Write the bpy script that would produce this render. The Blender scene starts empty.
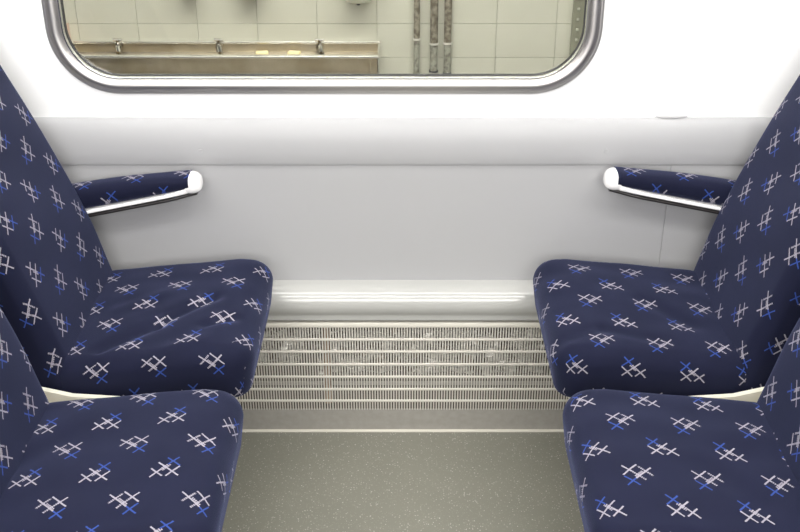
import bpy, bmesh, math, random
from mathutils import Vector, noise as mnoise
random.seed(7)
scn = bpy.context.scene
COL = scn.collection

# ------------------------------------------------------------------ camera
CAMP = (0.0, -2.19, 1.55); FPX = 1050.0; PITCH = math.radians(27); PCX, PCY = 403.0, 266.0
cd = bpy.data.cameras.new('camera'); cam = bpy.data.objects.new('camera', cd); COL.objects.link(cam)
cam.location = CAMP
cam.rotation_euler = (math.pi / 2 - PITCH, 0, 0)
cd.sensor_fit = 'HORIZONTAL'; cd.sensor_width = 36.0; cd.lens = 36.0 * FPX / 800.0
cd.shift_x = -(PCX - 400.0) / 800.0
cd.clip_start = 0.02
scn.camera = cam

# ------------------------------------------------------------------ world, exposure
w = bpy.data.worlds.new('world'); scn.world = w; w.use_nodes = True
bg = w.node_tree.nodes['Background']
bg.inputs['Color'].default_value = (0.95, 0.98, 1.0, 1); bg.inputs['Strength'].default_value = 0.12
scn.view_settings.view_transform = 'Standard'; scn.view_settings.look = 'None'
scn.view_settings.exposure = 0.33; scn.view_settings.gamma = 1.0
scn.view_settings.use_curve_mapping = False
LIGHT_WALL = 12.0      # strip over the window seats
LIGHT_AISLE = 14.0     # strip over the aisle
LIGHT_DEPOT = 34.0     # lamp in the depot outside
FRONT_FILL = 46.0             # added frontal fill light, unseen behind the camera
al = bpy.data.lights.new('front_fill_offscreen', 'AREA'); al.shape = 'RECTANGLE'; al.size = 2.4; al.size_y = 0.85; al.energy = FRONT_FILL  # added area lamp that supplies soft frontal fill
al.color = (1.0, 0.98, 0.96)
alo = bpy.data.objects.new('front_fill_offscreen', al); COL.objects.link(alo)
alo.location = (0, -2.90, 1.55); alo.rotation_euler = (math.radians(68), 0, 0)

# ------------------------------------------------------------------ pixel helpers (camera of the photograph)
_s, _c = math.sin(PITCH), math.cos(PITCH)
def ray(u, v):
    a = (u - PCX) / FPX; b = (v - PCY) / FPX
    return (a, _c - b * _s, -_s - b * _c)
def aty(u, v, y):
    d = ray(u, v); t = (y - CAMP[1]) / d[1]
    return Vector((CAMP[0] + t * d[0], y, CAMP[2] + t * d[2]))
def atz(u, v, z):
    d = ray(u, v); t = (z - CAMP[2]) / d[2]
    return Vector((CAMP[0] + t * d[0], CAMP[1] + t * d[1], z))
def project(x, y, z):
    dx, dy, dz = x - CAMP[0], y - CAMP[1], z - CAMP[2]
    d = dy * _c - dz * _s
    return PCX + FPX * dx / d, PCY + FPX * (-dy * _s - dz * _c) / d

# ------------------------------------------------------------------ object helpers
def tag(o, label=None, cat=None, group=None, kind=None):
    if label: o['label'] = label
    if cat: o['category'] = cat
    if group: o['group'] = group
    if kind: o['kind'] = kind
    return o
def empty(name, loc=(0, 0, 0)):
    o = bpy.data.objects.new(name, None); o.location = loc; o.empty_display_size = 0.05
    COL.objects.link(o); return o
def link(name, me, mat, parent=None, loc=None):
    o = bpy.data.objects.new(name, me)
    if mat is not None and not me.materials: me.materials.append(mat)
    COL.objects.link(o)
    if parent is not None:
        o.parent = parent
        if loc is None:
            p = Vector(parent.location)
            if parent.parent: p = p + Vector(parent.parent.location)
            o.location = -p
    if loc is not None: o.location = loc
    return o
def fin(bm, name, smooth=True, angle=0.6):
    bmesh.ops.recalc_face_normals(bm, faces=bm.faces)
    me = bpy.data.meshes.new(name); bm.to_mesh(me); bm.free()
    if smooth:
        for p in me.polygons: p.use_smooth = True
        try: me.set_sharp_from_angle(angle=angle)
        except Exception: pass
    return me
def box(bm, x0, x1, y0, y1, z0, z1, bev=0.0, seg=2):
    vs = [bm.verts.new((x, y, z)) for x in (x0, x1) for y in (y0, y1) for z in (z0, z1)]
    F = [(0, 1, 3, 2), (4, 6, 7, 5), (0, 4, 5, 1), (2, 3, 7, 6), (0, 2, 6, 4), (1, 5, 7, 3)]
    fs = [bm.faces.new([vs[i] for i in f]) for f in F]
    if bev > 0:
        es = list({e for f in fs for e in f.edges})
        bmesh.ops.bevel(bm, geom=es, offset=bev, segments=seg, affect='EDGES', profile=0.5)
def boxmesh(name, *a, **k):
    bm = bmesh.new(); box(bm, *a, **k); return fin(bm, name)
def extrude_x(bm, pts, x0, x1, cap=True):
    A = [bm.verts.new((x0, y, z)) for y, z in pts]; B = [bm.verts.new((x1, y, z)) for y, z in pts]
    n = len(pts)
    for i in range(n):
        bm.faces.new((A[i], A[(i + 1) % n], B[(i + 1) % n], B[i]))
    if cap: bm.faces.new(A); bm.faces.new(B[::-1])
def tube(bm, pts, rad, n=12):
    rings = []
    for i, p in enumerate(pts):
        p = Vector(p)
        t = (Vector(pts[min(i + 1, len(pts) - 1)]) - Vector(pts[max(i - 1, 0)])).normalized()
        ref = Vector((0, 0, 1)) if abs(t.z) < 0.9 else Vector((1, 0, 0))
        a = t.cross(ref).normalized(); b = t.cross(a)
        r = rad[i] if isinstance(rad, (list, tuple)) else rad
        rings.append([bm.verts.new(p + r * (math.cos(k * 2 * math.pi / n) * a + math.sin(k * 2 * math.pi / n) * b)) for k in range(n)])
    for r0, r1 in zip(rings, rings[1:]):
        for k in range(n): bm.faces.new((r0[k], r0[(k + 1) % n], r1[(k + 1) % n], r1[k]))
    bm.faces.new(rings[0]); bm.faces.new(rings[-1][::-1])

# ------------------------------------------------------------------ materials
def mat(name, col, rough=0.5, metal=0.0, noise=None, bump=None, emit=None, coat=0.0, trans=0.0, spec=0.5):
    m = bpy.data.materials.new(name); m.use_nodes = True
    nt = m.node_tree; b = nt.nodes['Principled BSDF']
    b.inputs['Base Color'].default_value = (*col, 1); b.inputs['Roughness'].default_value = rough
    b.inputs['Metallic'].default_value = metal; b.inputs['Specular IOR Level'].default_value = spec
    b.inputs['Coat Weight'].default_value = coat; b.inputs['Coat Roughness'].default_value = 0.08
    if trans: b.inputs['Transmission Weight'].default_value = trans; b.inputs['IOR'].default_value = 1.45
    tc = nt.nodes.new('ShaderNodeTexCoord')
    if noise:
        scale, col2, lo, hi = noise
        n = nt.nodes.new('ShaderNodeTexNoise'); n.inputs['Scale'].default_value = scale; n.inputs['Detail'].default_value = 5
        r = nt.nodes.new('ShaderNodeMapRange'); r.inputs[1].default_value = lo; r.inputs[2].default_value = hi
        x = nt.nodes.new('ShaderNodeMix'); x.data_type = 'RGBA'
        nt.links.new(tc.outputs['Object'], n.inputs['Vector']); nt.links.new(n.outputs['Fac'], r.inputs[0])
        nt.links.new(r.outputs[0], x.inputs[0])
        x.inputs[6].default_value = (*col, 1); x.inputs[7].default_value = (*col2, 1)
        nt.links.new(x.outputs[2], b.inputs['Base Color'])
    if bump:
        scale, st = bump
        n = nt.nodes.new('ShaderNodeTexNoise'); n.inputs['Scale'].default_value = scale; n.inputs['Detail'].default_value = 3
        bp = nt.nodes.new('ShaderNodeBump'); bp.inputs['Strength'].default_value = st; bp.inputs['Distance'].default_value = 0.002
        nt.links.new(tc.outputs['Object'], n.inputs['Vector']); nt.links.new(n.outputs['Fac'], bp.inputs['Height'])
        nt.links.new(bp.outputs[0], b.inputs['Normal'])
    if emit:
        b.inputs['Emission Color'].default_value = (*emit[0], 1); b.inputs['Emission Strength'].default_value = emit[1]
    return m

M = {}
M['white'] = mat('white_wall_laminate', (0.90, 0.90, 0.905), 0.35)
M['rail'] = mat('pale_grey_rail_plastic', (0.39, 0.389, 0.398), 0.40)
M['grey'] = mat('light_grey_wall_laminate', (0.405, 0.404, 0.412), 0.45, noise=(900, (0.385, 0.384, 0.392), 0.4, 0.6))
M['duct'] = mat('glossy_grey_duct_plastic', (0.43, 0.43, 0.412), 0.13, coat=0.3)
M['grille'] = mat('warm_grey_painted_metal', (0.63, 0.60, 0.54), 0.28)
M['gframe'] = mat('grey_kick_panel', (0.31, 0.297, 0.265), 0.45, noise=(60, (0.345, 0.33, 0.30), 0.35, 0.65))
M['seal'] = mat('pale_sealant', (0.66, 0.63, 0.56), 0.5)
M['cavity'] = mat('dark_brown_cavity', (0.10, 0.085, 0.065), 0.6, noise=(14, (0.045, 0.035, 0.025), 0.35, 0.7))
M['foil'] = mat('crumpled_foil', (0.95, 0.93, 0.88), 0.32, metal=0.9, noise=(30, (0.14, 0.11, 0.08), 0.42, 0.58), bump=(70, 1.0))
M['copper'] = mat('dull_copper', (0.36, 0.24, 0.16), 0.4, metal=0.6)
M['chrome'] = mat('brushed_steel_frame', (0.56, 0.54, 0.53), 0.42, metal=1.0)
M['lip'] = mat('bright_steel_lip', (0.85, 0.85, 0.85), 0.15, metal=1.0)
M['rubber'] = mat('dark_rubber', (0.03, 0.03, 0.03), 0.6)
M['shell'] = mat('cream_seat_shell', (0.80, 0.77, 0.66), 0.4)
M['arm'] = mat('white_arm_plastic', (0.88, 0.87, 0.87), 0.22)
M['black'] = mat('black_plastic', (0.015, 0.012, 0.012), 0.4)
M['dark'] = mat('dark_grey_steel', (0.06, 0.06, 0.06), 0.5, metal=0.3)
M['tile'] = mat('pale_green_grey_tile', (0.59, 0.585, 0.50), 0.35, noise=(7, (0.55, 0.545, 0.46), 0.3, 0.7))
M['grout'] = mat('grey_grout', (0.53, 0.53, 0.45), 0.8)
M['steel'] = mat('stained_stainless_steel', (0.55, 0.475, 0.35), 0.32, metal=0.75, noise=(5, (0.38, 0.31, 0.20), 0.35, 0.65))
M['steelrim'] = mat('bright_stainless_rim', (0.80, 0.78, 0.72), 0.25, metal=0.85)
M['tap'] = mat('polished_chrome', (0.62, 0.60, 0.56), 0.10, metal=1.0)
M['soap'] = mat('cream_soap', (0.85, 0.74, 0.42), 0.4)
M['pipe'] = mat('mottled_old_conduit', (0.15, 0.125, 0.09), 0.5, metal=0.3, noise=(45, (0.36, 0.33, 0.26), 0.42, 0.62))
M['pipe2'] = mat('grey_conduit_sleeve', (0.34, 0.34, 0.28), 0.5, noise=(60, (0.16, 0.15, 0.12), 0.45, 0.65))
M['clip'] = mat('bright_conduit_clip', (0.9, 0.88, 0.82), 0.3, metal=0.5)
M['tray'] = mat('green_grey_reflection_strip', (0.24, 0.24, 0.18), 0.5)  # dark tone of the glass reflection, given to a solid strip
M['dot'] = mat('pale_strip_dot', (0.5, 0.5, 0.42), 0.4, metal=0.4)
M['pink'] = mat('faded_pink_paint', (0.62, 0.45, 0.36), 0.5)
M['plastic'] = mat('pale_dispenser_plastic', (0.66, 0.67, 0.58), 0.35)
M['dplastic'] = mat('dark_dispenser_plastic', (0.06, 0.055, 0.045), 0.4)
M['concrete'] = mat('grey_concrete', (0.35, 0.34, 0.31), 0.8, noise=(6, (0.28, 0.27, 0.25), 0.3, 0.7))
M['ceil'] = mat('white_ceiling_panel', (0.85, 0.85, 0.85), 0.5)

def floor_mat():
    m = mat('speckled_grey_vinyl', (0.22, 0.22, 0.185), 0.38)
    nt = m.node_tree; b = nt.nodes['Principled BSDF']; tc = nt.nodes.new('ShaderNodeTexCoord')
    col = None
    base = nt.nodes.new('ShaderNodeTexNoise'); base.inputs['Scale'].default_value = 5; base.inputs['Detail'].default_value = 6
    nt.links.new(tc.outputs['Object'], base.inputs['Vector'])
    mx = nt.nodes.new('ShaderNodeMix'); mx.data_type = 'RGBA'
    mx.inputs[6].default_value = (0.180, 0.177, 0.147, 1); mx.inputs[7].default_value = (0.225, 0.22, 0.184, 1)
    nt.links.new(base.outputs['Fac'], mx.inputs[0]); col = mx.outputs[2]
    for sc, th, c in ((170, 0.22, (0.42, 0.41, 0.36, 1)), (70, 0.095, (0.55, 0.54, 0.49, 1)), (260, 0.26, (0.27, 0.27, 0.23, 1))):
        v = nt.nodes.new('ShaderNodeTexVoronoi'); v.inputs['Scale'].default_value = sc
        l = nt.nodes.new('ShaderNodeMath'); l.operation = 'LESS_THAN'; l.inputs[1].default_value = th
        # only some cells carry a fleck
        sp = nt.nodes.new('ShaderNodeSeparateColor'); g = nt.nodes.new('ShaderNodeMath'); g.operation = 'GREATER_THAN'; g.inputs[1].default_value = 0.5
        mu = nt.nodes.new('ShaderNodeMath'); mu.operation = 'MULTIPLY'
        x = nt.nodes.new('ShaderNodeMix'); x.data_type = 'RGBA'; x.inputs[7].default_value = c
        nt.links.new(tc.outputs['Object'], v.inputs['Vector']); nt.links.new(v.outputs['Distance'], l.inputs[0])
        nt.links.new(v.outputs['Color'], sp.inputs[0]); nt.links.new(sp.outputs[0], g.inputs[0])
        nt.links.new(l.outputs[0], mu.inputs[0]); nt.links.new(g.outputs[0], mu.inputs[1])
        nt.links.new(mu.outputs[0], x.inputs[0]); nt.links.new(col, x.inputs[6]); col = x.outputs[2]
    nt.links.new(col, b.inputs['Base Color'])
    return m
M['floor'] = floor_mat()

def fabric_mat():
    """navy moquette with two alternating woven cross motifs; UV is in metres on the cloth"""
    m = bpy.data.materials.new('navy_cross_moquette'); m.use_nodes = True
    nt = m.node_tree; N = nt.nodes; L = nt.links; b = N['Principled BSDF']
    def math_(op, a, bb=None, cc=None):
        n = N.new('ShaderNodeMath'); n.operation = op
        for i, s in enumerate((a, bb, cc)):
            if s is None: continue
            if isinstance(s, (int, float)): n.inputs[i].default_value = s
            else: L.new(s, n.inputs[i])
        return n.outputs[0]
    uv = N.new('ShaderNodeUVMap'); uv.uv_map = 'UVMap'
    # slight irregularity of the weave
    nz = N.new('ShaderNodeTexNoise'); nz.inputs['Scale'].default_value = 220; L.new(uv.outputs[0], nz.inputs['Vector'])
    va = N.new('ShaderNodeVectorMath'); va.operation = 'MULTIPLY_ADD'
    L.new(nz.outputs['Color'], va.inputs[0]); va.inputs[1].default_value = (0.0016,) * 3; L.new(uv.outputs[0], va.inputs[2])
    sep = N.new('ShaderNodeSeparateXYZ'); L.new(va.outputs[0], sep.inputs[0])
    PX, PY, UNIT = 0.1155, 0.148, 0.0180
    HW = 0.080
    def motif(ou, ov, segs, ca, cb):
        qu = math_('SUBTRACT', math_('FRACT', math_('ADD', math_('DIVIDE', math_('SUBTRACT', sep.outputs[0], ou), PX), 0.5)), 0.5)
        qv = math_('SUBTRACT', math_('FRACT', math_('ADD', math_('DIVIDE', math_('SUBTRACT', sep.outputs[1], ov), PY), 0.5)), 0.5)
        k = 1 / UNIT / math.sqrt(2)
        lu = math_('MULTIPLY', qu, PX * k); lv = math_('MULTIPLY', qv, PY * k)
        a = math_('ADD', math_('ADD', lu, lv), ca)
        bb = math_('ADD', math_('SUBTRACT', lu, lv), cb)
        da = math_('GREATER_THAN', math_('FRACT', math_('MULTIPLY', a, 5.2)), 0.28)
        db = math_('GREATER_THAN', math_('FRACT', math_('MULTIPLY', bb, 5.2)), 0.28)
        out = {'W': None, 'B': None}
        for ax, off, s0, s1, c, dash in segs:
            c1, c2, dd = (a, bb, da) if ax == 'a' else (bb, a, db)
            r = math_('MULTIPLY', math_('COMPARE', c1, (s0 + s1) / 2, (s1 - s0) / 2),
                      math_('COMPARE', c2, off, HW * (1.25 if dash else 1.0)))
            if dash: r = math_('MULTIPLY', r, dd)
            out[c] = r if out[c] is None else math_('MAXIMUM', out[c], r)
        return out
    A = [('a', 0, -.85, .6, 'W', 0), ('a', 0, .6, 1.4, 'W', 1), ('a', 0, 1.4, 2.8, 'B', 0), ('a', 1, .2, 1.95, 'W', 0),
         ('b', 0, -.75, .75, 'W', 0), ('b', 1, -.85, 1.8, 'W', 0), ('b', 2, -.75, .95, 'B', 0), ('a', 0.2, .5, 1.5, 'W', 1)]
    B = [('b', 0, -.8, 1.5, 'W', 0), ('b', 0, 1.5, 2.8, 'B', 0), ('b', 1.1, -.1, 1.9, 'W', 0), ('b', .2, .2, 1.4, 'W', 1),
         ('a', 0, -.8, .85, 'W', 1), ('a', 1, -.75, .6, 'W', 1), ('a', 1, .5, 1.0, 'W', 1), ('a', 1, .8, 1.95, 'W', 0), ('a', 2, -.8, .95, 'B', 0)]
    ra = motif(0, 0, A, 1.0, 0.25); rb = motif(PX / 2, -PY / 2, B, 0.45, 1.0)
    white = math_('MAXIMUM', ra['W'], rb['W']); blue = math_('MAXIMUM', ra['B'], rb['B'])
    # plush base
    n1 = N.new('ShaderNodeTexNoise'); n1.inputs['Scale'].default_value = 9; n1.inputs['Detail'].default_value = 4; L.new(uv.outputs[0], n1.inputs['Vector'])
    n2 = N.new('ShaderNodeTexNoise'); n2.inputs['Scale'].default_value = 900; n2.inputs['Detail'].default_value = 2; L.new(uv.outputs[0], n2.inputs['Vector'])
    mixf = math_('MULTIPLY_ADD', n1.outputs['Fac'], 0.5, math_('MULTIPLY', n2.outputs['Fac'], 0.6))
    mx = N.new('ShaderNodeMix'); mx.data_type = 'RGBA'; L.new(mixf, mx.inputs[0])
    mx.inputs[6].default_value = (0.0020, 0.0028, 0.011, 1); mx.inputs[7].default_value = (0.0085, 0.0105, 0.034, 1)
    x1 = N.new('ShaderNodeMix'); x1.data_type = 'RGBA'; L.new(blue, x1.inputs[0]); L.new(mx.outputs[2], x1.inputs[6]); x1.inputs[7].default_value = (0.024, 0.054, 0.235, 1)
    x2 = N.new('ShaderNodeMix'); x2.data_type = 'RGBA'; L.new(white, x2.inputs[0]); L.new(x1.outputs[2], x2.inputs[6]); x2.inputs[7].default_value = (0.29, 0.27, 0.31, 1)
    L.new(x2.outputs[2], b.inputs['Base Color'])
    b.inputs['Roughness'].default_value = 0.85; b.inputs['Specular IOR Level'].default_value = 0.2
    b.inputs['Sheen Weight'].default_value = 0.15; b.inputs['Sheen Roughness'].default_value = 0.45
    b.inputs['Sheen Tint'].default_value = (0.45, 0.52, 1.0, 1)
    bp = N.new('ShaderNodeBump'); bp.inputs['Strength'].default_value = 0.25; bp.inputs['Distance'].default_value = 0.001
    L.new(n2.outputs['Fac'], bp.inputs['Height']); L.new(bp.outputs[0], b.inputs['Normal'])
    return m
M['fabric'] = fabric_mat()

# ================================================================== SETTING
X0, X1 = -2.2, 2.2
YG = -0.05                    # face of heater grille
tag(link('floor', boxmesh('floor', X0, X1, -2.75, 0.06, -0.06, 0.0), M['floor']), kind='structure')
tag(link('ceiling', boxmesh('ceiling', X0, X1, -2.75, 0.1, 2.15, 2.21), M['ceil']), kind='structure')
bm = bmesh.new()                       # wall behind the photographer, with an opening added to let the fill light in
box(bm, X0, X1, -2.81, -2.75, 0, 1.10); box(bm, X0, X1, -2.81, -2.75, 2.0, 2.15)
box(bm, X0, -1.25, -2.81, -2.75, 1.10, 2.0); box(bm, 1.25, X1, -2.81, -2.75, 1.10, 2.0)
tag(link('wall_opposite', fin(bm, 'wall_opposite', smooth=False), M['grey']), kind='structure')

# ---- upper wall with the rounded window opening
YU = 0.026                                 # face of the upper wall
FB = aty(300, 93.5, YU).z                   # bottom of steel frame
WL = aty(43, 10, YU).x; WR = aty(604.5, 5, YU).x
WT = 1.68
def rrect(x0, x1, z0, z1, R, n=12):
    pts = []
    for cx, cz, a0 in ((x1 - R, z1 - R, 0), (x0 + R, z1 - R, 90), (x0 + R, z0 + R, 180), (x1 - R, z0 + R, 270)):
        for i in range(n + 1):
            a = math.radians(a0 + 90 * i / n)
            pts.append((cx + R * math.cos(a), cz + R * math.sin(a)))
    return pts
RW = 0.145
UZ0 = aty(403, 118, YU).z
bm = bmesh.new()
hole = rrect(WL + .012, WR - .012, FB + .012, WT - .012, RW - .012)
def ring_outer(p):
    cx, cz = (WL + WR) / 2, (FB + WT) / 2
    dx, dz = p[0] - cx, p[1] - cz
    tx = ((X1 - cx) if dx > 0 else (X0 - cx)) / dx if abs(dx) > 1e-6 else 1e9
    tz = ((2.15 - cz) if dz > 0 else (UZ0 - cz)) / dz if abs(dz) > 1e-6 else 1e9
    t = min(tx, tz); return (cx + dx * t, cz + dz * t)
outer = [ring_outer(p) for p in hole]
# snap the ring to the four corners of the wall
for cx_, cz_ in ((X0, UZ0), (X1, UZ0), (X0, 2.15), (X1, 2.15)):
    k = min(range(len(outer)), key=lambda i: (outer[i][0] - cx_) ** 2 + (outer[i][1] - cz_) ** 2)
    outer[k] = (cx_, cz_)
n = len(hole)
Vs = {}
for lay, y in (('f', YU), ('b', 0.075)):
    Vs['h' + lay] = [bm.verts.new((p[0], y, p[1])) for p in hole]
    Vs['o' + lay] = [bm.verts.new((p[0], y, p[1])) for p in outer]
for i in range(n):
    j = (i + 1) % n
    for lay in 'fb': bm.faces.new((Vs['h' + lay][i], Vs['h' + lay][j], Vs['o' + lay][j], Vs['o' + lay][i]))
    bm.faces.new((Vs['hf'][i], Vs['hf'][j], Vs['hb'][j], Vs['hb'][i]))
    bm.faces.new((Vs['of'][i], Vs['of'][j], Vs['ob'][j], Vs['ob'][i]))
wall = tag(link('wall_window', fin(bm, 'wall_window', smooth=False), M['white']), kind='structure')
# lower grey panels
seam = aty(662, 240, 0.0).x
RZ0 = aty(403, 165, -0.004).z
PZ0, PZ1 = 0.36, RZ0 - .0012
edges = [X0, seam - 1.55, seam, X1]
for a, b_ in zip(edges, edges[1:]):
    link('panel', boxmesh('panel', a + .0003, b_ - .0003, 0.0, 0.02, PZ0, PZ1, bev=.0006, seg=1), M['grey'], wall)
link('backing_panel', boxmesh('backing_panel', X0, X1, 0.046, 0.07, 0.0, UZ0 - .001), M['grey'], wall)

# ---- dado rail below the window
RZ0 = aty(403, 165, -0.004).z
pr_ = []
def qpt(t): return t
K = 14
for i in range(K + 1):
    t = i / K
    a = t * math.pi / 2
    pr_.append((YU - 0.001 - 0.029 * math.sin(a) ** 0.9, UZ0 + 0.002 - (UZ0 + 0.002 - RZ0 - 0.03) * (1 - math.cos(a)) * 1.0))
pr_ += [(-0.0042, RZ0 + .003), (-0.003, RZ0), (0.045, RZ0), (0.045, UZ0 + .002)]
bm = bmesh.new(); extrude_x(bm, pr_, X0, X1)
trim1 = tag(link('trim_1', fin(bm, 'trim_1', angle=0.7), M['rail']), kind='structure')
for u in (200.5, 606):
    p = aty(u, 151, -0.003)
    bm = bmesh.new()
    bmesh.ops.create_cone(bm, cap_ends=True, segments=20, radius1=.0062, radius2=.0045, depth=.003)
    for v in bm.verts: v.co = (v.co.x + p.x, -0.0035 - v.co.z, v.co.y + p.z)
    link('screw_cap', fin(bm, 'screw_cap'), M['rail'], trim1)
p = aty(672, 117.0, YU - .004)
bm = bmesh.new(); bmesh.ops.create_cone(bm, cap_ends=True, segments=28, radius1=.037, radius2=.035, depth=.006)
for v in bm.verts: v.co = (v.co.x + p.x, v.co.y * .32 + YU + .002, v.co.z * .55 + p.z)
link('clip', fin(bm, 'clip'), M['rail'], trim1)

# ---- half-round duct moulding above the heater grille
DZ1 = aty(403, 280, 0.0).z; DZ0 = aty(403, 321, -0.055).z
pts = []
for i in range(19):
    a = math.radians(90 - i * 10)
    k = (DZ1 - DZ0) / 2
    pts.append((0.0 - 0.062 * max(0, math.cos(a)) ** 0.62, (DZ1 + DZ0) / 2 + k * math.sin(a)))
pts = [(y if i < 12 else min(y, -0.052), z) for i, (y, z) in enumerate(pts)]
pts += [(0.019, DZ0), (0.019, DZ1)]
bm = bmesh.new(); extrude_x(bm, pts, X0, X1)
tag(link('trim_2', fin(bm, 'trim_2', angle=0.7), M['duct']), kind='structure')
# sealant bead where the heater meets the floor
FZ = 0.0
pts = [(YG + .004, 0.0), (YG - .006, 0.0), (YG - .0055, .003), (YG - .002, .0042), (YG + .004, .0042)]
bm = bmesh.new(); extrude_x(bm, pts, X0, X1)
tag(link('trim_3', fin(bm, 'trim_3'), M['seal']), kind='structure')

# ---- window: steel frame, rubber, pane
win = tag(empty('window_1', ((WL + WR) / 2, 0, FB)), kind='structure')
def ring_sweep(profile, name, m, parent, x0, x1, z0, z1, R, nseg=14):
    """profile: (inset from outer edge, y)"""
    bm = bmesh.new(); rings = []
    for ins, y in profile:
        y += YU
        rr = max(R - ins, 0.01)
        rings.append([bm.verts.new((q[0], y, q[1])) for q in rrect(x0 + ins, x1 - ins, z0 + ins, z1 - ins, rr, nseg)])
    k = len(rings[0]); np_ = len(rings)
    for a in range(np_):
        r0, r1 = rings[a], rings[(a + 1) % np_]
        for i in range(k): bm.faces.new((r0[i], r0[(i + 1) % k], r1[(i + 1) % k], r1[i]))
    return link(name, fin(bm, name, angle=0.9), m, parent)
prof = [(0.000, 0.002), (0.000, -0.003), (0.0015, -0.006), (0.0045, -0.0075), (0.007, -0.0068), (0.0085, -0.0072), (0.012, -0.0105), (0.017, -0.0125),
        (0.022, -0.0125), (0.027, -0.0105), (0.031, -0.006), (0.0335, 0.002), (0.0335, 0.02), (0.012, 0.02)]
ring_sweep(prof, 'window_frame', M['chrome'], win, WL, WR, FB, WT, RW)
prof = [(0.0325, 0.001), (0.0335, -0.0015), (0.0355, -0.0015), (0.0365, 0.001), (0.0365, 0.012), (0.0325, 0.012)]
ring_sweep(prof, 'inner_lip', M['lip'], win, WL, WR, FB, WT, RW)
prof = [(0.034, 0.012), (0.0385, 0.012), (0.0385, 0.022), (0.034, 0.022)]
ring_sweep(prof, 'rubber_seal', M['rubber'], win, WL, WR, FB, WT, RW)
bm = bmesh.new()
pp = rrect(WL + .03, WR - .03, FB + .03, WT - .03, RW - .03)
A = [bm.verts.new((q[0], YU + 0.014, q[1])) for q in pp]; B = [bm.verts.new((q[0], YU + 0.020, q[1])) for q in pp]
bm.faces.new(A); bm.faces.new(B[::-1])
for i in range(len(pp)): j = (i + 1) % len(pp); bm.faces.new((A[i], B[i], B[j], A[j]))
M['glass'] = mat('window_glass', (0.97, 0.98, 0.96), 0.0, trans=1.0)
link('pane', fin(bm, 'pane', smooth=False), M['glass'], win)

# ---- heater grille
GZ1 = aty(403, 323.5, YG - .004).z; GZ0 = aty(403, 409.5, YG).z
heat = tag(empty('heater_grille', (0, YG, 0)), 'warm grey slotted heater grille low on the wall under the rounded duct', 'heater grille')
link('kick_panel', boxmesh('kick_panel', X0 + .01, X1 - .01, YG, YG + .004, 0.001, GZ0), M['gframe'], heat)
link('top_strip', boxmesh('top_strip', X0 + .01, X1 - .01, YG - .004, YG + .012, GZ1 - .012, GZ1, bev=.002), M['seal'], heat)
bars = [aty(403, v, YG).z for v in (339.5, 351.6, 364.3, 376.8, 389.2, 400.7)]
for z in bars:
    link('bar', boxmesh('bar', X0 + .01, X1 - .01, YG - .0022, YG + .002, z - .0032, z + .0032, bev=.0018), M['grille'], heat)
bm = bmesh.new(); k = 0
x = -1.35
while x < 1.35:
    wv = .0032
    vs = [bm.verts.new(q) for q in ((x, YG, GZ0 - .001), (x + wv, YG, GZ0 - .001), (x + wv, YG, GZ1 - .01), (x, YG, GZ1 - .01),
                                    (x, YG + .0015, GZ0 - .001), (x + wv, YG + .0015, GZ0 - .001), (x + wv, YG + .0015, GZ1 - .01), (x, YG + .0015, GZ1 - .01))]
    for f in ((0, 1, 2, 3), (7, 6, 5, 4), (0, 3, 7, 4), (1, 5, 6, 2)): bm.faces.new([vs[i] for i in f])
    x += .0065
tag(link('slot_fins', fin(bm, 'slot_fins', smooth=False), M['grille'], heat), kind='stuff')
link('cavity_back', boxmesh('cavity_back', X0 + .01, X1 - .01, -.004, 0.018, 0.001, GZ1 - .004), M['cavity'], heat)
# crumpled insulation foil and pipes seen through the slots
def crumple(name, u0, u1, v0, v1, nx, nz, amp, m):
    p0 = aty(u0, v1, YG + .022); p1 = aty(u1, v0, YG + .022)
    bm = bmesh.new(); g = []
    for i in range(nx + 1):
        g.append([bm.verts.new((p0.x + (p1.x - p0.x) * i / nx + random.uniform(-.3, .3) * (p1.x - p0.x) / nx, YG + .030 + random.uniform(-amp, amp),
                                p0.z + (p1.z - p0.z) * j / nz + random.uniform(-.3, .3) * (p1.z - p0.z) / nz)) for j in range(nz + 1)])
    for i in range(nx):
        for j in range(nz): bm.faces.new((g[i][j], g[i + 1][j], g[i + 1][j + 1], g[i][j + 1]))
    bmesh.ops.solidify(bm, geom=bm.faces[:], thickness=.001)
    link(name, fin(bm, name, smooth=False), m, heat)
crumple('insulation_foil', 255, 575, 331, 352, 70, 6, .012, M['foil'])
crumple('insulation_foil', 318, 545, 350, 375, 40, 6, .010, M['foil'])
crumple('insulation_foil', 258, 300, 353, 364, 10, 3, .010, M['foil'])
bm = bmesh.new(); p = aty(327, 365, YG + .02)
tube(bm, [(p.x, YG + .022, GZ0 + .01), (p.x, YG + .022, GZ1 - .02)], .011, 14)
link('heater_pipe', fin(bm, 'heater_pipe'), M['copper'], heat)
bm = bmesh.new(); p = aty(400, 383, YG + .03)
tube(bm, [(-1.3, YG + .03, p.z), (1.3, YG + .03, p.z)], .005, 12)
link('heater_pipe', fin(bm, 'heater_pipe'), M['gframe'], heat)

# ---- ceiling strip lamps of the carriage (the light of the scene)
def strip(y, hw, power, side, label):
    t = tag(empty('ceiling_light_%s_offscreen' % side, (0, y, 2.13)), label, 'ceiling light', 'strip lamps along the carriage ceiling')
    link('housing', boxmesh('housing', -1.9, 1.9, y - hw - .02, y + hw + .02, 2.115, 2.152, bev=.004), M['ceil'], t)
    me = mat('lit_diffuser', (0.9, 0.9, 0.9), 0.5, emit=((1.0, 0.985, 0.95), power))
    link('diffuser_%s_offscreen' % side, boxmesh('diffuser', -1.88, 1.88, y - hw, y + hw, 2.103, 2.118), me, t)
strip(-0.42, 0.075, LIGHT_WALL, 'seats', 'long white ceiling strip lamp above the window seats')
strip(-1.45, 0.11, LIGHT_AISLE, 'aisle', 'long white ceiling strip lamp above the aisle')

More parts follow.
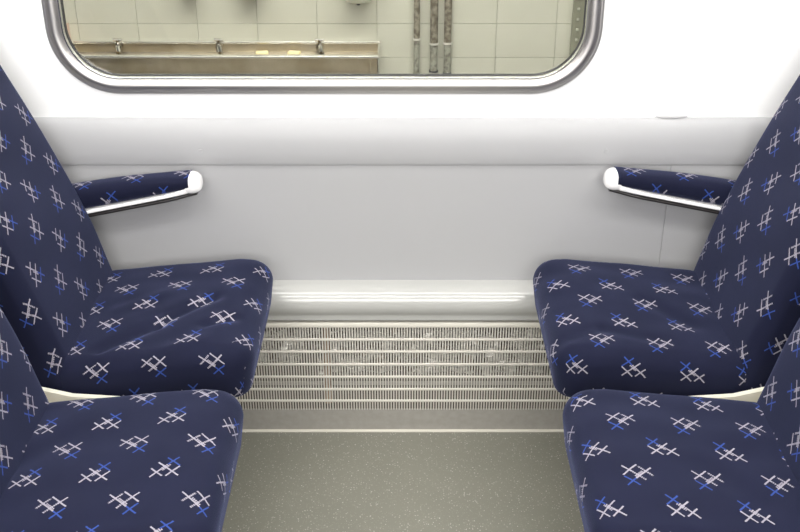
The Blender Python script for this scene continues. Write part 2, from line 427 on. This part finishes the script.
# ================================================================== SEATS
def lin(a, b, n): return [a + (b - a) * i / n for i in range(n + 1)]
def axis(h, r, n): return lin(-h, -h + r, 6)[:-1] + lin(-h + r, h - r, n)[:-1] + lin(h - r, h, 6)
def rbox(name, hx, hy, h, R, rt, rb, nx, ny, nz, deform, uvf, m, parent):
    """rounded upholstered block; deform maps box coords to the world, uvf gives cloth UV from flat box coords"""
    bm = bmesh.new(); uvl = bm.loops.layers.uv.new('UVMap'); cache = {}
    xs, ys = axis(hx, rt, nx), axis(hy, rt, ny)
    zs = lin(0, rb, 4)[:-1] + lin(rb, h - rt, nz)[:-1] + lin(h - rt, h, 6)
    def mp(x, y, z):
        d = max(0.0, min(hx - abs(x), hy - abs(y)))
        if z > h / 2: r, zt, sg = rt, h, -1
        else: r, zt, sg = rb, 0.0, 1
        e = abs(zt - z)
        if e < 1e-9:
            if d >= r: ins, zz = d, z
            else:
                ph = math.radians(45) * (1 - d / r); ins = r * (1 - math.sin(ph)); zz = zt + sg * r * (1 - math.cos(ph))
        elif e < r:
            ph = math.radians(45) * (1 + e / r); ins = r * (1 - math.sin(ph)); zz = zt + sg * r * (1 - math.cos(ph))
        else: ins, zz = 0.0, z
        px, py = x * (hx - ins) / max(hx - d, 1e-6), y * (hy - ins) / max(hy - d, 1e-6)
        Rc = max(R - ins, 0.0)
        qx = max(-(hx - ins - Rc), min(hx - ins - Rc, px)); qy = max(-(hy - ins - Rc), min(hy - ins - Rc, py))
        nx_, ny_ = px - qx, py - qy; l = math.hypot(nx_, ny_)
        if l > Rc and l > 1e-9: px, py = qx + nx_ * Rc / l, qy + ny_ * Rc / l
        return deform(px, py, zz)
    def V(x, y, z):
        k = (round(x, 6), round(y, 6), round(z, 6))
        if k not in cache: cache[k] = bm.verts.new(mp(x, y, z))
        return cache[k]
    def face(c, side):
        try: f = bm.faces.new([V(*q) for q in c])
        except ValueError: return
        f.smooth = True
        for lp, q in zip(f.loops, c): lp[uvl].uv = uvf(*q, side, h, hx, hy)
    for i in range(len(xs) - 1):
        for j in range(len(ys) - 1):
            for z, s in ((h, 'top'), (0.0, 'bot')):
                face([(xs[i], ys[j], z), (xs[i + 1], ys[j], z), (xs[i + 1], ys[j + 1], z), (xs[i], ys[j + 1], z)], s)
    for k in range(len(zs) - 1):
        for i in range(len(xs) - 1):
            for y, s in ((-hy, 'y-'), (hy, 'y+')):
                face([(xs[i], y, zs[k]), (xs[i + 1], y, zs[k]), (xs[i + 1], y, zs[k + 1]), (xs[i], y, zs[k + 1])], s)
        for j in range(len(ys) - 1):
            for x, s in ((-hx, 'x-'), (hx, 'x+')):
                face([(x, ys[j], zs[k]), (x, ys[j + 1], zs[k]), (x, ys[j + 1], zs[k + 1]), (x, ys[j], zs[k + 1])], s)
    bmesh.ops.recalc_face_normals(bm, faces=bm.faces)
    me = bpy.data.meshes.new(name); bm.to_mesh(me); bm.free()
    for pl in me.polygons: pl.use_smooth = True
    return link(name, me, m, parent)

# backrest front line (distance from bay centre, height), as read off the seat edges
BP = [(0.628, 0.375), (0.644, 0.43), (0.655, 0.475), (0.681, 0.575), (0.719, 0.69), (0.759, 0.79), (0.821, 0.935), (0.878, 1.06), (0.932, 1.18)]
def polyline(P, n=8):
    """Catmull-Rom resample"""
    out = []
    for i in range(len(P) - 1):
        p0 = Vector(P[max(i - 1, 0)]); p1 = Vector(P[i]); p2 = Vector(P[i + 1]); p3 = Vector(P[min(i + 2, len(P) - 1)])
        for k in range(n):
            t = k / n
            out.append(0.5 * ((2 * p1) + (p2 - p0) * t + (2 * p0 - 5 * p1 + 4 * p2 - p3) * t * t + (3 * p1 - p0 - 3 * p2 + p3) * t ** 3))
    out.append(Vector(P[-1])); return out
CURVE = polyline(BP)
ARC = [0.0]
for a, b_ in zip(CURVE, CURVE[1:]): ARC.append(ARC[-1] + (b_ - a).length)
SLEN = ARC[-1]
def curve_at(s):
    s = max(0.0, min(SLEN, s))
    for i in range(len(ARC) - 1):
        if s <= ARC[i + 1]:
            t = (s - ARC[i]) / (ARC[i + 1] - ARC[i]); p = CURVE[i].lerp(CURVE[i + 1], t); d = (CURVE[i + 1] - CURVE[i]).normalized()
            return p, d
    return CURVE[-1], (CURVE[-1] - CURVE[-2]).normalized()
def find_back(sgn, u, v):
    """cloth coordinate on the backrest that shows at pixel (u, v)"""
    best = None
    for i in range(0, 130):
        s = SLEN * i / 130
        p, d = curve_at(s)
        q = atx_y(u, v, sgn * p.x, p.y)
        if q is None: continue
        e = abs(q[1] - p.y)
        if best is None or e < best[0]: best = (e, s, q[0])
    return best[1], best[2]
def atx_y(u, v, x, z):
    d = ray(u, v)
    if abs(d[0]) < 1e-6: return None
    t = (x - CAMP[0]) / d[0]
    return (CAMP[1] + t * d[1], CAMP[2] + t * d[2])

CA0, CA1 = 0.287, 0.70            # cushion: front edge, rear edge (behind the crease)
def seatz(a):
    t = (CA1 - a) / (CA1 - CA0)
    return 0.458 + 0.033 * min(1, t / 0.80) - 0.010 * max(0, (t - 0.80) / 0.2) ** 2
def gdist(px, py, a, b):
    ax, ay = a; bx, by = b; dx, dy = bx - ax, by - ay
    t = max(0, min(1, ((px - ax) * dx + (py - ay) * dy) / (dx * dx + dy * dy)))
    return math.hypot(px - ax - t * dx, py - ay - t * dy)

def make_seat(sgn, yc, hy, label, arm, pA, pBk, folds, zo=0.0, shear=0.0, cat='seat'):
    root = tag(empty('train_seat', (sgn * 0.6, yc, 0)), label, cat)
    # ---------- cushion
    H = 0.112
    ac = (CA0 + CA1) / 2; hx = (CA1 - CA0) / 2
    anch = atz(*pA, 0.48 + zo); ou, ov = -abs(anch.x), anch.y
    fw = [((abs(atz(*p, .465).x), atz(*p, .465).y), (abs(atz(*q, .465).x), atz(*q, .465).y), wd, ht) for p, q, wd, ht in folds]
    def dcush(x, y, z):
        a = ac - x                     # +x of the box is the front
        k = z / H
        top = seatz(a) + zo
        zz = top - H + z
        crown = 0.012 * (1 - (y / hy) ** 2) * (1 - (x / hx) ** 4)
        zz += crown * k
        if k > 0.5:
            Y = yc + y
            zz += 0.0045 * mnoise.noise((a * 9 + sgn * 5, Y * 13, 1.7)) * max(0, 1 - abs(y / hy) ** 6)
            for p, q, wd, ht in fw: zz += ht * math.exp(-(gdist(a, Y, p, q) / wd) ** 2)
        fr = max(0, (x - hx + .12) / .12)
        a += 0.016 * (1 - k) * fr       # front face undercut
        return (sgn * a, yc + y, zz)
    def ucush(x, y, z, side, h, hx_, hy_):
        U, Vv = -(ac - x) - ou, yc + y - ov
        U += shear * Vv
        if side == 'x+': U += (h - z)
        elif side == 'x-': U -= (h - z)
        elif side == 'y-': Vv -= (h - z)
        elif side == 'y+': Vv += (h - z)
        return (U, Vv)
    cu = rbox('seat_cushion', hx, hy, H, 0.055, 0.036, 0.02, 40, 40, 3, dcush, ucush, M['fabric'], root)
    # ---------- backrest
    TH = 0.085
    sA, yA = find_back(sgn, *pBk)
    sc = SLEN / 2; hs = SLEN / 2
    def dback(x, y, z):
        s = sc + x
        p, d = curve_at(s)
        nrm = Vector((-d.y, d.x)) if (-d.y) < 0 else Vector((d.y, -d.x))     # towards bay centre
        e = 0.008 * (y / hy) ** 4                                            # sides fall away a little
        wr = 0.0035 * math.sin(s * 26 + y * 9) * (1 - (y / hy) ** 2) * (z / TH)
        q = p + nrm * (z - TH - e * (z / TH) + wr)
        return (sgn * q.x, yc + y, q.y)
    def uback(x, y, z, side, h, hx_, hy_):
        U, Vv = -(sc + x) + sA, yc + y - yA
        if side == 'x+': U -= (h - z)
        elif side == 'x-': U += (h - z)
        elif side == 'y-': Vv -= (h - z)
        elif side == 'y+': Vv += (h - z)
        return (U, Vv)
    rbox('backrest', hs, hy, TH, 0.05, 0.032, 0.015, 44, 30, 3, dback, uback, M['fabric'], root)
    # ---------- cream moulded shell: pan under the cushion with a raised lip, and a back
    bm = bmesh.new()
    def sx(a): return sgn * a
    prof = []
    pan = [(CA0 + .05, .352), (CA0 + .10, .350), (0.62, .343), (0.72, .345)]
    back = [(0.76, .36)]
    for s in [0.02 + (SLEN - .03) * i / 14 for i in range(15)]:
        p, d = curve_at(s); nrm = Vector((-d.y, d.x)) if (-d.y) < 0 else Vector((d.y, -d.x))
        q = p - nrm * (TH + .004); back.append((q.x, q.y))
    back = [b for b in back if b[1] > .37]
    line = pan + [(0.745, .35)] + back
    th = 0.012
    ylo, yhi = yc - hy - .014, yc + hy + .014
    rows = []
    for i, (a, z) in enumerate(line):
        a2, z2 = line[min(i + 1, len(line) - 1)]; a1, z1 = line[max(i - 1, 0)]
        t = Vector((a2 - a1, z2 - z1)).normalized(); nn = Vector((t.y, -t.x))
        o = Vector((a, z)) + nn * th
        rows.append([bm.verts.new((sx(a), ylo, z)), bm.verts.new((sx(a), yhi, z)), bm.verts.new((sx(o.x), yhi, o.y)), bm.verts.new((sx(o.x), ylo, o.y))])
    for r0, r1 in zip(rows, rows[1:]):
        for k in range(4): bm.faces.new((r0[k], r0[(k + 1) % 4], r1[(k + 1) % 4], r1[k]))
    bm.faces.new(rows[0]); bm.faces.new(rows[-1][::-1])
    for yy in (ylo, yhi):                                   # lip rising beside the cushion
        y0_, y1_ = (yy - .006, yy + .006)
        lp = [(CA0 + .06, .345), (0.745, .338), (0.79, .37), (0.775, .46), (0.72, .425), (0.64, .404), (0.50, .394), (CA0 + .07, .372)]
        Aa = [bm.verts.new((sx(a), y0_, z)) for a, z in lp]; Bb = [bm.verts.new((sx(a), y1_, z)) for a, z in lp]
        bm.faces.new(Aa); bm.faces.new(Bb[::-1])
        for i in range(len(lp)): j = (i + 1) % len(lp); bm.faces.new((Aa[i], Bb[i], Bb[j], Aa[j]))
    link('seat_shell', fin(bm, 'seat_shell', angle=.5), M['shell'], root)
    # ---------- support
    bm = bmesh.new()
    box(bm, min(sx(.60), sx(.66)), max(sx(.60), sx(.66)), yc - .05, yc + .05, 0.008, 0.340, bev=.008)
    box(bm, min(sx(.50), sx(.74)), max(sx(.50), sx(.74)), yc - .07, yc + .07, 0.0, 0.012, bev=.003)
    box(bm, min(sx(.42), sx(.72)), max(sx(.42), sx(.72)), yc - .10, yc + .10, 0.318, 0.340, bev=.004)
    link('support_leg', fin(bm, 'support_leg'), M['dark'], root)
    # ---------- armrest
    if arm:
        make_arm(root, sgn, yc, arm)
    return root

def loft(bm, stations, n=24, power=3.2, uvl=None, uvo=(0, 0)):
    """stations: (sgn*a, yc, zc, hy, hz); superellipse cross-sections"""
    rings = []; us = []
    for (x, y, z, hy, hz) in stations:
        r = []; per = [0.0]; last = None
        for k in range(n):
            t = 2 * math.pi * k / n + math.pi / n
            c, s = math.cos(t), math.sin(t)
            yy = y + hy * math.copysign(abs(c) ** (2 / power), c); zz = z + hz * math.copysign(abs(s) ** (2 / power), s)
            r.append(bm.verts.new((x, yy, zz)))
        rings.append(r)
    for i, (r0, r1) in enumerate(zip(rings, rings[1:])):
        for k in range(n):
            f = bm.faces.new((r0[k], r0[(k + 1) % n], r1[(k + 1) % n], r1[k])); f.smooth = True
    bm.faces.new(rings[0]); bm.faces.new(rings[-1][::-1])
    return rings

def make_arm(root, sgn, yc, dz):
    y = -0.048
    def top(a): return 0.690 - 0.09 * max(0, a - 0.455) + dz - 0.10 * max(0, a - .60) ** 1.3
    def bot(a): return 0.650 - 0.205 * max(0, a - 0.455) + dz
    A0, A1 = 0.441, 0.80
    # white plastic body: slim tray along the bottom plus the rounded nose
    bm = bmesh.new()
    st = []
    for i in range(13):                                   # nose
        a = A0 + .034 * (i / 12)
        q = (i / 12); k = math.sqrt(max(0.0, 1 - (1 - min(1, q * 1.55)) ** 2))
        zc = (top(.47) + bot(.47)) / 2 - .006 * (1 - k); hz = (top(.47) - bot(.47)) / 2
        st.append((sgn * a, y, zc, .0295 * (0.25 + .75 * k), hz * (0.18 + .82 * k) * (1 if i < 11 else .96)))
    loft(bm, st)
    st = []
    for i in range(17):
        a = A0 + .012 + (A1 - A0 - .012) * i / 16
        k = min(1, .6 + i * .35); hz = .0055 + .010 * math.exp(-i / 1.1)
        st.append((sgn * a, y, bot(a) + .001 + hz, .0305 * k, hz))
    loft(bm, st)
    bmesh.ops.recalc_face_normals(bm, faces=bm.faces)
    body = link('armrest', fin(bm, 'armrest', angle=.9), M['arm'], root)
    # black underside
    bm = bmesh.new(); st = []
    for i in range(17):
        a = A0 + .012 + (A1 - A0 - .012) * i / 16
        k = min(1, .5 + i * .2)
        st.append((sgn * a, y, bot(a) - .0028, .0298 * k, .0055))
    loft(bm, st)
    link('arm_underside', fin(bm, 'arm_underside', angle=.9), M['black'], body, loc=(0, 0, 0))
    # fabric pad
    bm = bmesh.new(); uvl = bm.loops.layers.uv.new('UVMap'); st = []
    for i in range(21):
        a = A0 + .026 + (A1 - A0 - .026) * i / 20
        zb = bot(a) + .011; zt = top(a) + .0015
        st.append((sgn * a, y, (zb + zt) / 2, .031, (zt - zb) / 2))
    loft(bm, st, n=32, power=3.0)
    bmesh.ops.recalc_face_normals(bm, faces=bm.faces)
    for f in bm.faces:
        for lp in f.loops:
            c = lp.vert.co
            # cloth runs over the top and down the front side
            Vv = c.y - (top(abs(c.x)) - c.z) if c.y < y + .01 else c.y
            lp[uvl].uv = (-abs(c.x) + .53 + (.03 if sgn > 0 else 0), Vv + .118)
    link('arm_pad', fin(bm, 'arm_pad', angle=1.2), M['fabric'], body, loc=(0, 0, 0))

HYW = 0.2125
YW, YA = -0.265, -0.765
make_seat(-1, YW, HYW, 'navy patterned train seat with white-tipped armrest, on the side of the wash trough', -0.002,
          (162.6, 273.3), (32, 189),
          [((100, 352), (160, 334), .014, -.009), ((160, 332), (216, 311), .015, -.010), ((206, 337), (234, 331), .012, -.008),
           ((120, 316), (165, 305), .02, .004), ((110, 372), (200, 352), .02, .005)])
make_seat(1, YW, HYW, 'navy patterned train seat with white-tipped armrest, beside the vertical wall panel seam', 0.006,
          (608.8, 290.7), (741.7, 231.3),
          [((556, 352), (600, 341), .016, -.004), ((600, 341), (660, 348), .016, -.004), ((640, 310), (690, 330), .02, -.004)])
make_seat(-1, YA, HYW, 'navy patterned aisle seat without armrest, next to the seat on the trough side', None,
          (168.4, 476.9), (4, 402),
          [((0, 460), (60, 440), .03, -.004)], zo=-.018, shear=.12)
make_seat(1, YA, HYW, 'navy patterned aisle seat without armrest, next to the seat beside the panel seam', None,
          (641.4, 404.3), (795, 390),
          [((700, 470), (760, 500), .03, -.004)], zo=-.018)

# ================================================================== OUTSIDE THE WINDOW
YO = 2.40
tag(link('floor_outside', boxmesh('floor_outside', -4, 4, 0.3, 2.7, -0.55, -0.45), M['concrete']), kind='structure')
wo = tag(link('wall_outside', boxmesh('wall_outside', -4, 4, YO, YO + .2, -0.45, 3.0), M['grout']), kind='structure')
zj1 = aty(403, 23, YO).z; zj0 = aty(403, 57, YO).z
TH_ = zj1 - zj0; TW = 0.262
xj = aty(555, 40, YO).x
tile_me = boxmesh('tile', -TW / 2 + .0007, TW / 2 - .0007, -0.010, 0.002, -TH_ / 2 + .0008, TH_ / 2 - .0008, bev=.001, seg=1)
tile_me.materials.append(M['tile'])
for r in range(-3, 7):
    zc = zj0 + TH_ * (r + .5)
    for c in range(-12, 8):
        xc = xj + TW * (c + .5) 
        o = link('tile', tile_me, None, wo, loc=(xc, YO, zc))
YF = YO - .010
# wash trough
ZR = aty(250, 56.5, YO - .30).z                 # front rim
p_r = aty(378, 56, YO - .30); p_l = aty(66, 56, YO - .30)
TX0, TX1 = p_l.x - .05, p_r.x
ZB = aty(250, 41.5, YF).z                       # top of the back plate
wt = tag(empty('wash_trough', ((TX0 + TX1) / 2, YF - .15, ZR - .2)), 'long stained stainless steel wash trough on the tiled wall outside', 'trough')
YFR = YO - .30
link('back_plate', boxmesh('back_plate', TX0, TX1, YF - .006, YF - .0005, ZR - .14, ZB, bev=.001), M['steel'], wt)
link('front_panel', boxmesh('front_panel', TX0, TX1, YFR, YFR + .006, ZR - .17, ZR, bev=.001), M['steel'], wt)
link('basin_floor', boxmesh('basin_floor', TX0, TX1, YFR + .004, YF - .004, ZR - .145, ZR - .135), M['steel'], wt)
link('front_rim', boxmesh('front_rim', TX0, TX1 + .004, YFR - .010, YFR + .014, ZR - .006, ZR + .006, bev=.004), M['steelrim'], wt)
link('back_rim', boxmesh('back_rim', TX0, TX1 + .004, YF - .014, YF - .002, ZB - .006, ZB + .004, bev=.003), M['steelrim'], wt)
for x_ in (TX0, TX1 - .004):
    bm = bmesh.new()
    pts = [(YFR, ZR - .17), (YFR, ZR), (YF - .002, ZB), (YF - .002, ZR - .17)]
    extrude_x(bm, pts, x_, x_ + .005)
    link('end_plate', fin(bm, 'end_plate'), M['steelrim'], wt)
pg = aty(372, 65, YFR - .01)
link('bracket', boxmesh('bracket', pg.x - .012, pg.x + .0, YFR - .006, YFR + .001, ZR - .16, ZR - .012, bev=.001), M['steel'], wt)
for k in (0.12, 0.85):
    bx_ = TX0 + (TX1 - TX0) * k
    link('trough_leg', boxmesh('trough_leg', bx_ - .02, bx_ + .02, YF - .2, YF - .16, -.45, ZR - .14, bev=.003), M['steelrim'], wt)
# taps
for u in (119, 219.5, 320):
    q = aty(u, 46, YF - .03)
    bm = bmesh.new()
    tube(bm, [(q.x, YF - .004, q.z), (q.x, YF - .05, q.z)], .015, 14)
    tube(bm, [(q.x, YF - .04, q.z - .020), (q.x, YF - .04, q.z + .018)], .014, 14)
    t = link('tap', fin(bm, 'tap'), M['tap'], wt)
    bm = bmesh.new()
    tube(bm, [(q.x, YF - .045, q.z + .004), (q.x + .006, YF - .075, q.z + .004), (q.x + .012, YF - .092, q.z - .010), (q.x + .014, YF - .094, q.z - .032)], [.011, .011, .010, .009], 12)
    link('spout', fin(bm, 'spout'), M['tap'], t, loc=(0, 0, 0))
    bm = bmesh.new()
    tube(bm, [(q.x, YF - .04, q.z + .016), (q.x, YF - .04, q.z + .030)], .008, 10)
    tube(bm, [(q.x - .02, YF - .04, q.z + .030), (q.x + .02, YF - .04, q.z + .030)], .0065, 10)
    link('handle', fin(bm, 'handle'), M['tap'], t, loc=(0, 0, 0))
# soap ledge and bars
zs_ = aty(262, 54.5, YF - .06).z
link('soap_ledge', boxmesh('soap_ledge', TX0, TX1, YF - .085, YF - .004, zs_ - .008, zs_ - .003, bev=.001), M['steelrim'], wt)
for u, tt, lab in ((262, 0.12, 'cream soap bar on the wash trough ledge, nearer the middle tap'), (294, -.25, 'cream soap bar on the wash trough ledge, nearer the tap by the conduits')):
    q = aty(u, 53.5, YF - .055)
    bm = bmesh.new(); box(bm, -.028, .028, -.018, .018, 0, .016, bev=.006, seg=3)
    o = link('soap_bar', fin(bm, 'soap_bar'), M['soap']); o.location = (q.x, YF - .052, zs_ - .0032); o.rotation_euler = (0, 0, tt)
    tag(o, lab, 'soap', 'soap bars on the wash trough')
# conduits
for u, wd, vb, vc, lab in ((416.5, .0135, 74, 39, 'thin mottled conduit on tiled wall, the one nearest the wash trough'),
                           (433.5, .0175, 71, 43.5, 'thick brown mottled conduit on tiled wall, between two thinner ones'),
                           (447, .0165, 73, 43, 'dark grey mottled conduit on tiled wall, farthest from the wash trough')):
    q = aty(u, vb, YF - .02); zc = aty(u, vc, YF - .02).z
    t = tag(empty('conduit', (q.x, YF - .02, q.z)), lab, 'pipe')
    bm = bmesh.new(); tube(bm, [(q.x, YF - .018, zc - .002), (q.x, YF - .018, 2.6)], wd, 14)
    link('pipe', fin(bm, 'pipe'), M['pipe'], t)
    bm = bmesh.new(); tube(bm, [(q.x, YF - .018, q.z), (q.x, YF - .018, zc)], wd * .98, 14)
    link('sleeve', fin(bm, 'sleeve'), M['pipe2'], t)
    bm = bmesh.new(); tube(bm, [(q.x, YF - .018, zc - .004), (q.x, YF - .018, zc + .004)], wd * 1.25, 14)
    link('clip', fin(bm, 'clip'), M['clip'], t)
    bm = bmesh.new(); tube(bm, [(q.x, YF - .018, q.z - .004), (q.x, YF - .018, q.z + .004)], wd * 1.2, 14)
    link('end_ring', fin(bm, 'end_ring'), M['dark'], t)
# dotted reflection in the glass, built as a solid strip by the right window corner
q0 = aty(572, 30, YF - .03); q1 = aty(590, 30, YF - .03)
tr = tag(empty('reflection_strip', ((q0.x + q1.x) / 2, YF - .02, -.45)), 'dark green-grey dotted strip up the tiled wall outside, standing in for a reflection in the glass', 'reflection strip')
link('strip_body', boxmesh('strip_body', q0.x, q1.x, YF - .03, YF + .001, -.45, 2.6, bev=.003), M['tray'], tr)
dm = boxmesh('strip_dot', -.006, .006, -.004, .004, -.006, .006, bev=.003)
for k in range(14):
    for dx in (.28,):
        link('strip_dot', dm, M['dot'], tr, loc=(q0.x + (q1.x - q0.x) * dx - tr.location.x, -.012, .66 + .045 * k))
# pink post beside the trough's other end
q = aty(61, 42, YO - .12)
pk = tag(link('wall_post', boxmesh('wall_post', q.x - .012, q.x + .012, YO - .14, YF, -.45, aty(65, 29, YO - .12).z, bev=.003), M['pink']),
         'faded pink painted post at the end of the wash trough', 'post')
# dispensers hanging above the trough: only their lower edges show
def dispenser(u0, u1, vb, dep, m, lab):
    a = aty(u0, vb, YF - dep); b_ = aty(u1, vb, YF - dep)
    t = tag(empty('soap_dispenser', ((a.x + b_.x) / 2, YF, a.z)), lab, 'dispenser', 'dispensers on the tiled wall')
    cx = (a.x + b_.x) / 2; hw = (b_.x - a.x) / 2
    bm = bmesh.new()
    st = []
    for z, k in ((0, .55), (.006, .78), (.02, .93), (.05, 1), (.16, 1), (.2, .95), (.21, .8)):
        st.append((z, k))
    rings = []
    for z, k in st:
        r = []
        for i in range(20):
            t_ = math.pi * i / 19
            r.append(bm.verts.new((cx + hw * k * math.cos(t_), YF - dep * k * math.sin(t_) ** .6 if 0 < i < 19 else YF, a.z + z)))
        rings.append(r)
    for r0, r1 in zip(rings, rings[1:]):
        for i in range(20): bm.faces.new((r0[i], r0[(i + 1) % 20], r1[(i + 1) % 20], r1[i]))
    bm.faces.new(rings[0]); bm.faces.new(rings[-1][::-1])
    link('dispenser_body', fin(bm, 'dispenser_body'), m, t)
    bm = bmesh.new(); tube(bm, [(cx, YF - dep * .5, a.z - .006), (cx, YF - dep * .5, a.z + .01)], .008, 10)
    link('nozzle', fin(bm, 'nozzle'), M['dark'], t)
dispenser(177, 197, 0, .08, M['dplastic'], 'small dark dispenser on tiled wall above the first two taps')
dispenser(234, 263, 0, .08, M['dplastic'], 'wider dark dispenser on tiled wall above the soap bars')
dispenser(342, 374, 6, .09, M['plastic'], 'pale rounded dispenser on tiled wall above the trough end by the conduits')
# depot lamp hanging outside above the window line
dl = tag(empty('depot_lamp_offscreen', (-0.2, 1.15, 2.9)), 'long white depot lamp above the tiled wall outside', 'lamp')
link('lamp_housing', boxmesh('lamp_housing', -2.2, 1.8, 1.0, 1.3, 2.86, 2.92, bev=.006), M['ceil'], dl)
link('lamp_diffuser_offscreen', boxmesh('lamp_diffuser', -2.18, 1.78, 1.02, 1.28, 2.84, 2.862), mat('lit_depot_diffuser', (.9, .9, .9), .5, emit=((1.0, 0.98, 0.90), LIGHT_DEPOT)), dl)
